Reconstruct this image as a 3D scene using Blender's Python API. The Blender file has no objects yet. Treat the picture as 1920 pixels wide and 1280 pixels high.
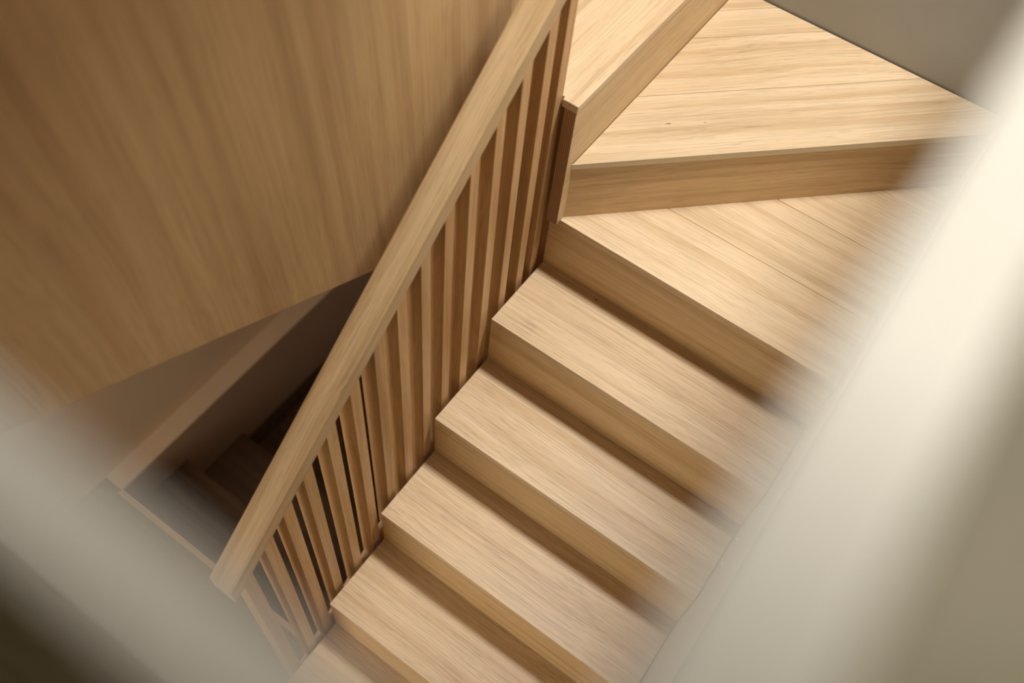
import bpy, bmesh, math, random
from mathutils import Vector, Matrix
random.seed(4)
S = bpy.context.scene
COL = S.collection

# ------------------------------------------------------------------ camera
CAM = Vector((0.72468, -1.44447, 1.90772))
def cam_axes(pitch, yaw, roll):
    cp, sp = math.cos(pitch), math.sin(pitch)
    f = Vector((math.sin(yaw)*cp, math.cos(yaw)*cp, -sp))
    r = Vector((math.cos(yaw), -math.sin(yaw), 0))
    d = f.cross(r)
    c, s = math.cos(roll), math.sin(roll)
    return c*r + s*d, -s*r + c*d, f
right, down, fwd = cam_axes(1.00963692, -0.49871577, -0.14238656)
cd = bpy.data.cameras.new('camera')
cam = bpy.data.objects.new('camera', cd); COL.objects.link(cam)
m = Matrix((right, -down, -fwd)).transposed().to_4x4(); m.translation = CAM
cam.matrix_world = m
cd.sensor_width = 36; cd.sensor_fit = 'HORIZONTAL'
cd.lens = 1729.92/1920*36
cd.clip_start = 0.02
cd.dof.use_dof = True
cd.dof.focus_distance = 2.42
cd.dof.aperture_fstop = 1.5
cd.dof.aperture_blades = 0
S.camera = cam

# ------------------------------------------------------------------ light
w = bpy.data.worlds.new('world'); S.world = w; w.use_nodes = True
w.node_tree.nodes['Background'].inputs[0].default_value = (0.85, 0.93, 1.0, 1)
w.node_tree.nodes['Background'].inputs[1].default_value = 0.25
SKY = dict(x=1.20, y=0.68, z=4.10, sx=1.5, sy=0.42, power=196)
ld = bpy.data.lights.new('skylight_daylight', 'AREA'); ld.shape = 'RECTANGLE'
ld.size = SKY['sx']; ld.size_y = SKY['sy']; ld.energy = SKY['power']; ld.color = (1.0, 0.955, 0.89)
lo = bpy.data.objects.new('skylight_daylight', ld); COL.objects.link(lo); lo.location = (SKY['x'], SKY['y'], SKY['z'])
# fill light added to brighten the lower flight; no window stands here
ld2 = bpy.data.lights.new('lower_fill', 'AREA'); ld2.shape = 'RECTANGLE'; ld2.size = 1.2; ld2.size_y = 1.1; ld2.energy = 32; ld2.color = (1.0, .9, .76)
lo2 = bpy.data.objects.new('lower_fill', ld2); COL.objects.link(lo2); lo2.location = (-.70, -3.55, -.55); lo2.rotation_euler = (math.radians(90), 0, 0)
# added fill from the far right, lifts the landing floor; no real window
ld3 = bpy.data.lights.new('upper_fill', 'AREA'); ld3.shape = 'RECTANGLE'; ld3.size = .9; ld3.size_y = .9; ld3.energy = 26; ld3.color = (1.0, .95, .86)
lo3 = bpy.data.objects.new('upper_fill', ld3); COL.objects.link(lo3); lo3.location = (2.95, -2.7, 1.6); lo3.rotation_euler = (0, math.radians(90), 0)
S.cycles.max_bounces = 6; S.cycles.diffuse_bounces = 5; S.cycles.glossy_bounces = 2
S.view_settings.view_transform = 'Standard'; S.view_settings.look = 'None'
S.view_settings.gamma = 1; S.view_settings.use_curve_mapping = False
S.view_settings.exposure = 0.13

# ------------------------------------------------------------------ materials
def nt(name):
    mt = bpy.data.materials.new(name); mt.use_nodes = True
    t = mt.node_tree; b = t.nodes['Principled BSDF']
    return mt, t, b
def ramp(t, stops, interp='LINEAR'):
    n = t.nodes.new('ShaderNodeValToRGB'); n.color_ramp.interpolation = interp
    el = n.color_ramp.elements
    while len(el) < len(stops): el.new(0.5)
    for e, (p, c) in zip(el, stops):
        e.position = p; e.color = (*c, 1) if len(c) == 3 else c
    return n
def wood(name, light, mid, dark, rough=0.42, fig=1.0, scale=1.0, line=0.5):
    """oak-like timber: grain runs along the object's local X"""
    mt, t, b = nt(name); N = t.nodes; L = t.links
    tc = N.new('ShaderNodeTexCoord'); oi = N.new('ShaderNodeObjectInfo')
    off = N.new('ShaderNodeVectorMath'); off.operation = 'SCALE'; off.inputs[0].default_value = (3.1, 7.7, 5.3)
    L.new(oi.outputs['Random'], off.inputs['Scale'])
    add = N.new('ShaderNodeVectorMath'); add.operation = 'ADD'
    L.new(tc.outputs['Object'], add.inputs[0]); L.new(off.outputs[0], add.inputs[1])
    # slow wander of the grain
    mp0 = N.new('ShaderNodeMapping'); mp0.inputs['Scale'].default_value = (1.3*scale, 3.5*scale, 3.5*scale)
    L.new(add.outputs[0], mp0.inputs['Vector'])
    n0 = N.new('ShaderNodeTexNoise'); n0.inputs['Scale'].default_value = 1.0; n0.inputs['Detail'].default_value = 1
    L.new(mp0.outputs[0], n0.inputs['Vector'])
    sub = N.new('ShaderNodeVectorMath'); sub.operation = 'SUBTRACT'; sub.inputs[1].default_value = (.5, .5, .5)
    L.new(n0.outputs['Fac'], sub.inputs[0])
    mul = N.new('ShaderNodeVectorMath'); mul.operation = 'MULTIPLY'; mul.inputs[1].default_value = (0, 0.05*fig, 0.05*fig)
    L.new(sub.outputs[0], mul.inputs[0])
    ad2 = N.new('ShaderNodeVectorMath'); ad2.operation = 'ADD'
    L.new(add.outputs[0], ad2.inputs[0]); L.new(mul.outputs[0], ad2.inputs[1])
    # broad figure
    mp1 = N.new('ShaderNodeMapping'); mp1.inputs['Scale'].default_value = (.7*scale, 30*scale, 30*scale)
    L.new(ad2.outputs[0], mp1.inputs['Vector'])
    n1 = N.new('ShaderNodeTexNoise'); n1.inputs['Scale'].default_value = 1.0; n1.inputs['Detail'].default_value = 2
    L.new(mp1.outputs[0], n1.inputs['Vector'])
    # fine grain lines
    mp2 = N.new('ShaderNodeMapping'); mp2.inputs['Scale'].default_value = (1.8*scale, 240*scale, 240*scale)
    L.new(ad2.outputs[0], mp2.inputs['Vector'])
    n2 = N.new('ShaderNodeTexNoise'); n2.inputs['Scale'].default_value = 1.0; n2.inputs['Detail'].default_value = 2; n2.inputs['Roughness'].default_value = .65
    L.new(mp2.outputs[0], n2.inputs['Vector'])
    # pores: short dark dashes
    mp3 = N.new('ShaderNodeMapping'); mp3.inputs['Scale'].default_value = (16*scale, 560*scale, 560*scale)
    L.new(ad2.outputs[0], mp3.inputs['Vector'])
    n3 = N.new('ShaderNodeTexNoise'); n3.inputs['Scale'].default_value = 1.0; n3.inputs['Detail'].default_value = 0
    L.new(mp3.outputs[0], n3.inputs['Vector'])
    r1 = ramp(t, [(0.30, dark), (0.5, mid), (0.70, light)]); L.new(n1.outputs['Fac'], r1.inputs[0])
    r2 = ramp(t, [(0.34, (1-.42*line,)*3), (0.5, (1-.10*line,)*3), (0.62, (1.0,)*3)]); L.new(n2.outputs['Fac'], r2.inputs[0])
    r3 = ramp(t, [(0.28, (1-.35*line,)*3), (0.40, (1.0,)*3)]); L.new(n3.outputs['Fac'], r3.inputs[0])
    m1 = N.new('ShaderNodeMix'); m1.data_type = 'RGBA'; m1.blend_type = 'MULTIPLY'; m1.inputs[0].default_value = 1
    L.new(r1.outputs[0], m1.inputs[6]); L.new(r2.outputs[0], m1.inputs[7])
    m2 = N.new('ShaderNodeMix'); m2.data_type = 'RGBA'; m2.blend_type = 'MULTIPLY'; m2.inputs[0].default_value = 1
    L.new(m1.outputs[2], m2.inputs[6]); L.new(r3.outputs[0], m2.inputs[7])
    hs = N.new('ShaderNodeHueSaturation')
    mr = N.new('ShaderNodeMapRange'); mr.inputs['To Min'].default_value = .93; mr.inputs['To Max'].default_value = 1.06
    L.new(oi.outputs['Random'], mr.inputs['Value']); L.new(mr.outputs[0], hs.inputs['Value'])
    L.new(m2.outputs[2], hs.inputs['Color']); L.new(hs.outputs[0], b.inputs['Base Color'])
    b.inputs['Roughness'].default_value = rough
    b.inputs['Specular IOR Level'].default_value = .55
    return mt
def plaster(name, colr, rough=.85, var=.04):
    mt, t, b = nt(name); N = t.nodes; L = t.links
    tc = N.new('ShaderNodeTexCoord'); n = N.new('ShaderNodeTexNoise'); n.inputs['Scale'].default_value = 3; n.inputs['Detail'].default_value = 2
    L.new(tc.outputs['Object'], n.inputs['Vector'])
    r = ramp(t, [(.3, tuple(c*(1-var) for c in colr)), (.7, tuple(min(1, c*(1+var)) for c in colr))]); L.new(n.outputs['Fac'], r.inputs[0])
    L.new(r.outputs[0], b.inputs['Base Color'])
    b.inputs['Roughness'].default_value = rough; b.inputs['Specular IOR Level'].default_value = .2
    return mt
def plywood(name):
    """layered veneer edge: stripes across the object's local Z"""
    mt, t, b = nt(name); N = t.nodes; L = t.links
    tc = N.new('ShaderNodeTexCoord')
    wv = N.new('ShaderNodeTexWave'); wv.wave_type = 'BANDS'; wv.bands_direction = 'Z'; wv.inputs['Scale'].default_value = 62
    wv.inputs['Distortion'].default_value = 0; wv.inputs['Detail'].default_value = 2
    L.new(tc.outputs['Object'], wv.inputs['Vector'])
    r = ramp(t, [(.25, (.22, .10, .045)), (.6, (.46, .26, .12))]); L.new(wv.outputs['Fac'], r.inputs[0])
    L.new(r.outputs[0], b.inputs['Base Color']); b.inputs['Roughness'].default_value = .6
    return mt
TREAD = wood('oak_tread', (.74, .565, .37), (.69, .512, .318), (.60, .415, .235), .42, line=.6)
PLANK = wood('oak_plank', (.73, .57, .38), (.68, .515, .325), (.57, .405, .235), .42, line=.45)
RISER = wood('oak_riser', (.70, .505, .275), (.655, .455, .235), (.56, .365, .17), .42, line=.5)
RAIL = wood('oak_rail', (.60, .435, .25), (.53, .365, .19), (.42, .265, .125), .45, fig=1.6, line=.5)
POST = wood('oak_baluster', (.62, .405, .20), (.57, .345, .155), (.45, .25, .10), .5, line=.45)
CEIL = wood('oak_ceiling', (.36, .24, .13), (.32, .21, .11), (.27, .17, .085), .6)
VENEER = wood('oak_veneer', (.51, .345, .172), (.465, .305, .145), (.375, .23, .105), .5, fig=1.5, scale=.8, line=.38)
PLY = plywood('plywood_edge')
EDGE = wood('pale_edge', (.80, .68, .48), (.76, .63, .43), (.70, .56, .37), .45, line=.3)
WALL = plaster('grey_plaster', (.425, .44, .43))
LWALL = plaster('warm_plaster', (.68, .535, .39))
WHITE = plaster('white_paint', (.535, .525, .465), .6, .01)
CAPM = plaster('white_cap', (.92, .92, .90), .3, 0)
FLOOR = wood('oak_floor', (.30, .265, .16), (.27, .235, .14), (.22, .19, .11), .5)
DARK = wood('oak_lower_shaded', (.15, .092, .058), (.125, .075, .046), (.09, .052, .032), .5, line=.4)  # same oak in low light: the shade is put into this dark colour
LWALL2 = plaster('brown_shade_plaster', (.40, .28, .215))  # darker copy of the warm plaster, with the lower wall's shade in its colour
SHADED = plaster('shaded_dark', (.13, .12, .085), .95, .1)  # upper floor darkened by colour to stand for shade beyond the right parapet

# ------------------------------------------------------------------ builders
MW = {}
def grain_matrix(g, up=(0, 0, 1)):
    x = Vector(g).normalized(); u = Vector(up)
    if abs(x.dot(u)) > .95: u = Vector((0, 1, 0))
    y = u.cross(x).normalized(); z = x.cross(y)
    return Matrix((x, y, z)).transposed()
def link(name, verts, faces, mat, parent=None, grain=(1, 0, 0), up=(0, 0, 1), bevel=0.0, origin=None, kind=None, label=None, cat=None):
    R = grain_matrix(grain, up)
    vs = [Vector(v) for v in verts]
    o0 = Vector(origin) if origin else Vector([(min(v[k] for v in vs)+max(v[k] for v in vs))/2 for k in range(3)])
    Ri = R.transposed()
    me = bpy.data.meshes.new(name)
    me.from_pydata([Ri @ (v-o0) for v in vs], [], faces); me.update()
    bm = bmesh.new(); bm.from_mesh(me); bmesh.ops.recalc_face_normals(bm, faces=bm.faces)
    if bevel:
        bmesh.ops.bevel(bm, geom=[e for e in bm.edges if e.calc_face_angle(0) > .4], offset=bevel, segments=2, profile=.5, affect='EDGES', clamp_overlap=True)
    bm.to_mesh(me); bm.free()
    me.materials.append(mat)
    o = bpy.data.objects.new(name, me); COL.objects.link(o)
    M = Matrix.Translation(o0) @ R.to_4x4()
    place(o, M, parent)
    if kind: o['kind'] = kind
    if label: o['label'] = label
    if cat: o['category'] = cat
    return o
def place(o, M, parent=None):
    if parent:
        o.parent = parent
        o.matrix_parent_inverse = MW[parent.name].inverted()
    o.matrix_basis = M
    MW[o.name] = M
def prism(poly, axis, a, b):
    """polygon (2-tuples) extruded along an axis: axis 'z' poly=(x,y); 'x' poly=(y,z); 'y' poly=(x,z)"""
    def mk(p, t):
        return {'z': (p[0], p[1], t), 'x': (t, p[0], p[1]), 'y': (p[0], t, p[1])}[axis]
    n = len(poly)
    vs = [mk(p, a) for p in poly] + [mk(p, b) for p in poly]
    fs = [list(range(n))[::-1], list(range(n, 2*n))] + [[i, (i+1) % n, n+(i+1) % n, n+i] for i in range(n)]
    return vs, fs
def box(x0, x1, y0, y1, z0, z1): return prism([(x0, y0), (x1, y0), (x1, y1), (x0, y1)], 'z', z0, z1)
def root(name, loc, label, cat):
    e = bpy.data.objects.new(name, None); COL.objects.link(e); e.empty_display_size = .1
    place(e, Matrix.Translation(Vector(loc)))
    e['label'] = label; e['category'] = cat
    return e

r, g, W = 0.21246, 0.25, 0.852
L0, L1 = -8*r, 4*r
TOPZ = 4.15
PX = -0.165            # face of the veneer panel
YE = 0.90              # end wall
XL, XL2 = -1.20, -1.29

# ------------------------------------------------------------------ setting
def struct(name, vf, mat, parent=None, **k):
    return link(name, vf[0], vf[1], mat, parent, kind=None if parent else 'structure', **k)
struct('wall_back', box(-1.42, 3.0, YE+.003, YE+.12, -3.2, TOPZ), WALL, label='plain grey plaster wall behind the winder steps')
wall_right = struct('wall_right', prism([(-3.6, -3.2), (YE, -3.2), (YE, L1-.25), (-3.6, L1-.25)], 'x', W+.003, W+.1), WHITE, label='plastered wall along the right ends of the steps')
struct('wall_left', box(XL2-.12, XL2, -3.6, YE, -3.2, TOPZ), LWALL, label='beige plaster wall beyond the dark lower flight')
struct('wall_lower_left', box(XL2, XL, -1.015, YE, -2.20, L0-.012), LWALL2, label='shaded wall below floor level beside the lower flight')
struct('trim_1', box(XL2, XL+.002, -1.015, YE, L0-.012, L0), LWALL, label='narrow pale ledge running along the wall above the lower flight')
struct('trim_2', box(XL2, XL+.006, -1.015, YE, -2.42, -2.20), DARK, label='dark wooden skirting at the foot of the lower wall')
struct('floor', prism([(XL2, -3.6), (W, -3.6), (W, -1.75), (-.07, -1.75), (-.07, -1.015), (XL2, -1.015)], 'z', L0-.25, L0), FLOOR, label='lower floor where the main flight starts')
struct('floor_upper', prism([(W+.02, -3.6), (3.0, -3.6), (3.0, YE), (W+.02, YE)], 'z', L1-.25, L1), SHADED, label='dim upper floor behind the right parapet')
struct('floor_landing', box(XL2, W, -3.6, CAM.y+.118*.165-.019, L1-.25, L1), FLOOR, label='dim upper landing behind the near parapet')
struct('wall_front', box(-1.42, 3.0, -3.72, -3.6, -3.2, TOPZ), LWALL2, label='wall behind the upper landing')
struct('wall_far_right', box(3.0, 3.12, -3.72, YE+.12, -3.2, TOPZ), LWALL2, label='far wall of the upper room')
# ceiling with a slot of skylight against the end wall
sx0, sx1 = SKY['x']-SKY['sx']/2, SKY['x']+SKY['sx']/2; sy0, sy1 = SKY['y']-SKY['sy']/2, SKY['y']+SKY['sy']/2
v, f = box(-1.42, 3.12, -3.72, YE+.12, TOPZ, TOPZ+.1)
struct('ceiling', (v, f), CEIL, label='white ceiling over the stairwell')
struct('light_blocker_panel', box(XL2, .53, -3.6, .0, 2.12, TOPZ), CEIL, label='unseen block added to keep skylight off the veneer panel')  # added out of view to darken the upper left of the panel
struct('light_blocker_parapet', box(.70, 3.0, -3.6, -.90, 2.275, TOPZ), CEIL, label='unseen block added to shade the near end of the right parapet')  # added out of view, its edge casts the soft shadow on the parapet
# sloped underside of the upper flight
zs = lambda y: -.135-.5686*(y+.0)
soffit = struct('ceiling_soffit', prism([(.9, zs(.9)+.01), (-1.42, zs(-1.42)+.01), (-1.42, zs(-1.42)+.2), (.9, zs(.9)+.2)], 'x', XL2, PX-.045), LWALL, label='sloping underside of the upper flight')
# near parapets, out of focus
HD = .165; HZ = CAM.z-HD
XE, YP = CAM.x+.041*HD, CAM.y+.118*HD
struct('wall_near', box(PX, XE, YP-.019, YP, L1, HZ), WHITE, label='blurred thin white parapet at the lower left')
v1, f1 = prism([(XE, HZ-.010), (XE+.031, HZ-.010), (XE+.031, HZ), (XE, HZ)], 'y', YP-.019, YE)
struct('wall_parapet', (v1, f1), WHITE, label='blurred white parapet along the right edge')
struct('wall_parapet_core', box(W-.03, W+.02, -1.44, YE, L1-.25, L1+.12), SHADED, label='kerb under the right parapet')
for i, (y, z) in enumerate([(.078, .034), (-.079, .018), (-.146, -.077), (-.212, -.038), (-.254, -.168), (-.322, -.148), (-.369, -.265), (-.447, -.267), (-.512, -.335), (-.597, -.362), (-.655, -.426)]):
    n = 10; R_ = .0028
    vs = [(W, y, z)]; ring = []
    vs = [(W+.001, y+R_*math.cos(a), z+R_*math.sin(a)) for a in [2*math.pi*k/n for k in range(n)]] + [(W+.004, y+R_*math.cos(a), z+R_*math.sin(a)) for a in [2*math.pi*k/n for k in range(n)]]
    fs = [list(range(n)), list(range(n, 2*n))[::-1]] + [[k, (k+1) % n, n+(k+1) % n, n+k] for k in range(n)]
    link('fixing_cap', vs, fs, CAPM, wall_right)

# ------------------------------------------------------------------ main staircase
stair = root('staircase', (.4, -2.0, L0), 'pale oak staircase climbing past the slatted balustrade into two winder steps', 'staircase')
T = .022
# carcass under the boards
poly = [(-7*g+T, L0), (-7*g+T, -7*r-T)]
for i in range(6, -1, -1):
    poly += [(-i*g+T, -(i+1)*r-T), (-i*g+T, -i*r-T)]
poly += [(YE, -T), (YE, -.45), (-.1, -.45), (-1.75, L0)]
# drop a repeated last point
v, f = prism(poly[:-1], 'x', .006, W)
link('carcass', v, f, POST, stair, grain=(0, 1, .85))
for i in range(1, 8):
    v, f = box(0, W, -i*g, -(i-1)*g+T, -i*r-T, -i*r)
    o = link('tread', v, f, TREAD, stair, bevel=.0012)
    if i == 1: tread1 = o
    v, f = box(.0006, W, -i*g+.0004, -i*g+T, -(i+1)*r, -i*r-T)
    link('riser', v, f, RISER, stair, up=(0, -1, 0))
v, f = box(0, W, .0004, T, -r, -T); link('riser', v, f, RISER, stair, up=(0, -1, 0))

PV = (.031, 0.004)                       # winder pivot
# first winder: boards run across the flight
def poly_clip(poly, n, d):
    """keep the side n.p <= d"""
    out = []
    for a, b in zip(poly, poly[1:]+poly[:1]):
        da = n[0]*a[0]+n[1]*a[1]-d; db = n[0]*b[0]+n[1]*b[1]-d
        if da <= 0: out.append(a)
        if da*db < 0:
            t = da/(da-db); out.append((a[0]+t*(b[0]-a[0]), a[1]+t*(b[1]-a[1])))
    return out
def boards(tread, poly, n, cuts, z0, z1, grain):
    lo = -9
    for c in list(cuts)+[9]:
        pl = poly_clip(poly_clip(poly, n, c-.0006), (-n[0], -n[1]), -(lo+.0006))
        lo = c
        if len(pl) >= 3:
            v, f = prism(pl, 'z', z0, z1)
            link('plank', v, f, PLANK, tread, grain=grain, bevel=.0006)
w1 = [(0, 0), (W, 0), (W, .85), (.80, .81), (PV[0], PV[1]+.014), (PV[0]-.002, .0), ]
w1 = [(0.0, 0.0), (W, 0.0), (W, .86), (.03, .04)]
v, f = prism(w1, 'z', -T, -.006); t1 = link('tread', v, f, TREAD, stair)
boards(t1, w1, (0, 1), [.222, .446, .67], -.006, 0, (1, 0, 0))
# second winder at forty-five degrees
s = math.sqrt(.5)
dn = (-s, s)
nose = lambda t, o=0: (PV[0]+t*s+o*s, PV[1]+t*s-o*s)      # o: offset towards the viewer
w2 = [nose(.004), nose(1.158), (W, YE-.003), (PV[0]+.003, YE-.003)]
TL = .020
v, f = prism(w2, 'z', r-TL, r-.006); t2 = link('tread', v, f, TREAD, stair, grain=(s, s, 0))
off0 = dn[0]*PV[0]+dn[1]*PV[1]
boards(t2, w2, dn, [.199, .410, .52], r-.006, r, (s, s, 0))
v, f = prism([nose(.001, .0012), nose(1.158, .0012), nose(1.158, -.0002), nose(.001, -.0002)], 'z', r-TL, r-.0008)
link('nosing', v, f, EDGE, t2, grain=(s, s, 0), up=(s, -s, 0))
v, f = prism([nose(0, -.006), nose(1.158, -.006), nose(1.15, -.028), nose(.02, -.028)], 'z', 0, r-TL)
link('riser', v, f, RISER, stair, grain=(s, s, 0), up=(s, -s, 0))
# third step, first of the flight that turns left
z3 = 2*r
v, f = prism([(-.008, -.023), (.0345, -.023), (.0345, YE-.002), (-.209, YE-.002), (-.209, .125), (-.163, .125), (-.163, -.014), (-.008, -.014)], 'z', z3-.022, z3)
t3 = link('tread', v, f, PLANK, stair, grain=(0, 1, 0), bevel=.001)
v, f = box(.010, .0318, -.0205, YE, 0.0, z3-.022); link('riser', v, f, RISER, stair, grain=(0, 1, 0), up=(1, 0, 0))
v, f = box(.0, .0312, -.0215, -.0206, 0.001, z3-.0225); link('plywood_edge', v, f, PLY, stair, grain=(0, 0, 1), up=(1, 0, 0))['label'] = 'striped plywood edge of the winder riser'
v, f = box(-.16, .006, .024, .034, -.54, z3-.022); link('backing_board', v, f, POST, stair, grain=(0, 0, 1))
v, f = box(-.0100, -.0005, -.004, .023, .13, z3-.0225); link('batten', v, f, POST, stair, grain=(0, 0, 1))
# upper flight behind the panel
for (y0, y1, z) in [(-.45, YE, 2*r), (-.95, -.45, 3*r), (-1.46, -.95, 4*r)]:
    v, f = box(XL2+.002, PX-.045, y0 if z > z3+.01 else -.45, y1, z-.03, z)
    link('tread', v, f, TREAD, soffit)
    v, f = box(XL2+.002, PX-.045, y1-.02, y1, z-r, z-.03)
    if z > z3+.01: link('riser', v, f, TREAD, soffit, up=(0, 1, 0))

# small knots in the boards
KNOT = plaster('dark_knot', (.20, .12, .075), .6, .2)
def knot(parent, x, y, z, L, wd, ang):
    n = 12; c, q = math.cos(ang), math.sin(ang)
    pts = [(x+L*math.cos(t)*c-wd*math.sin(t)*q, y+L*math.cos(t)*q+wd*math.sin(t)*c) for t in [2*math.pi*k/n for k in range(n)]]
    v, f = prism(pts, 'z', z-.001, z+.00015)
    link('knot', v, f, KNOT, parent)
knot(t2, .149, .283, r, .008, .0016, math.pi/4)
knot(t2, .222, .349, r, .004, .0009, math.pi/4)
knot(tread1, .194, -.0145, -r, .005, .002, 0)

# ------------------------------------------------------------------ lower flight
low = root('staircase', (-.6, -1.0, L0), 'dark lower flight of wooden steps going down beneath the veneer panel', 'staircase')
gl = .2937; XR = -.07
for k in range(0, 4):
    y0 = -1.015+gl*(k-1); y1 = -1.015+gl*k; z = L0-k*r
    if k > 0:
        ye = y1 if k < 3 else YE
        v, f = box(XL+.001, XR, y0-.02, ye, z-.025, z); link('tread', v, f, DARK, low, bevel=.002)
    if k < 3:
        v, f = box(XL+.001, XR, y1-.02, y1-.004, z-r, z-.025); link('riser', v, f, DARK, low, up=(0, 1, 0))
v, f = box(XL+.001, XR, -1.035, -1.012, L0-.002, L0+.001); link('nosing', v, f, TREAD, low)
# wall between the lower flight and the space under the main flight
struct('wall_middle', prism([(-2.0, L0-.6), (YE, -3.2), (YE, -.55), (.0, -.55), (-1.2, -.85*1.2-.46), (-1.75, L0)], 'x', -.066, -.022), LWALL, label='plaster wall under the slatted balustrade')

# ------------------------------------------------------------------ balustrade
bal = root('balustrade', (-.04, -1.2, -1.4), 'oak balustrade of upright slats under a thick sloping handrail', 'balustrade')
XB0, XB1 = -.060, -.012; SL = .835
hz = lambda y: .717+SL*(y+.068)          # lower edge of the handrail
v, f = prism([(-1.222, hz(-1.222)+.064), (-1.222, hz(-1.222)), (.018, hz(.018)), (.018, hz(.018)+.064)], 'x', -.080, XB1)
link('handrail', v, f, RAIL, bal, grain=(0, 1, SL), bevel=.0022)
v, f = prism([(-1.26, -.85*1.26-.30), (.02, .017-.30), (.02, .017-.45), (-1.26, -.85*1.26-.45)], 'x', XB0, XB1)
link('bottom_rail', v, f, POST, bal, grain=(0, 1, .85), bevel=.001)
ys = [-1.188, -1.1095, -1.037, -.960, -.873, -.787, -.702, -.6205, -.5365, -.4545, -.3705, -.2855, -.2015, -.118, -.049]
BW = .0325
v, f = prism([(0, -1.07), (BW, -1.07+.85*BW), (BW, .004+SL*BW), (0, .004)], 'x', XB0, XB1)
b0 = None
for y in ys:
    if b0 is None:
        b0 = link('baluster', [(a, b+y, c+hz(y)) for a, b, c in v], f, POST, bal, grain=(0, 0, 1), up=(1, 0, 0), bevel=.0012)
        M0 = MW[b0.name]; y00 = y
    else:
        o = b0.copy(); COL.objects.link(o)
        place(o, Matrix.Translation((0, y-y00, hz(y)-hz(y00))) @ M0, bal)

# ------------------------------------------------------------------ veneer panel
yb0, yb1 = -1.42, .12
v, f = prism([(yb0, zs(yb0)), (yb1, zs(yb1)), (yb1, zs(yb1)+1.25), (yb0, zs(yb0)+1.25)], 'x', PX-.04, PX)
link('veneer_panel', v, f, VENEER, None, grain=(0, -.07, 1), up=(1, 0, 0), label='large oak veneer panel with sloping lower edge behind the handrail', cat='panel', bevel=.001)
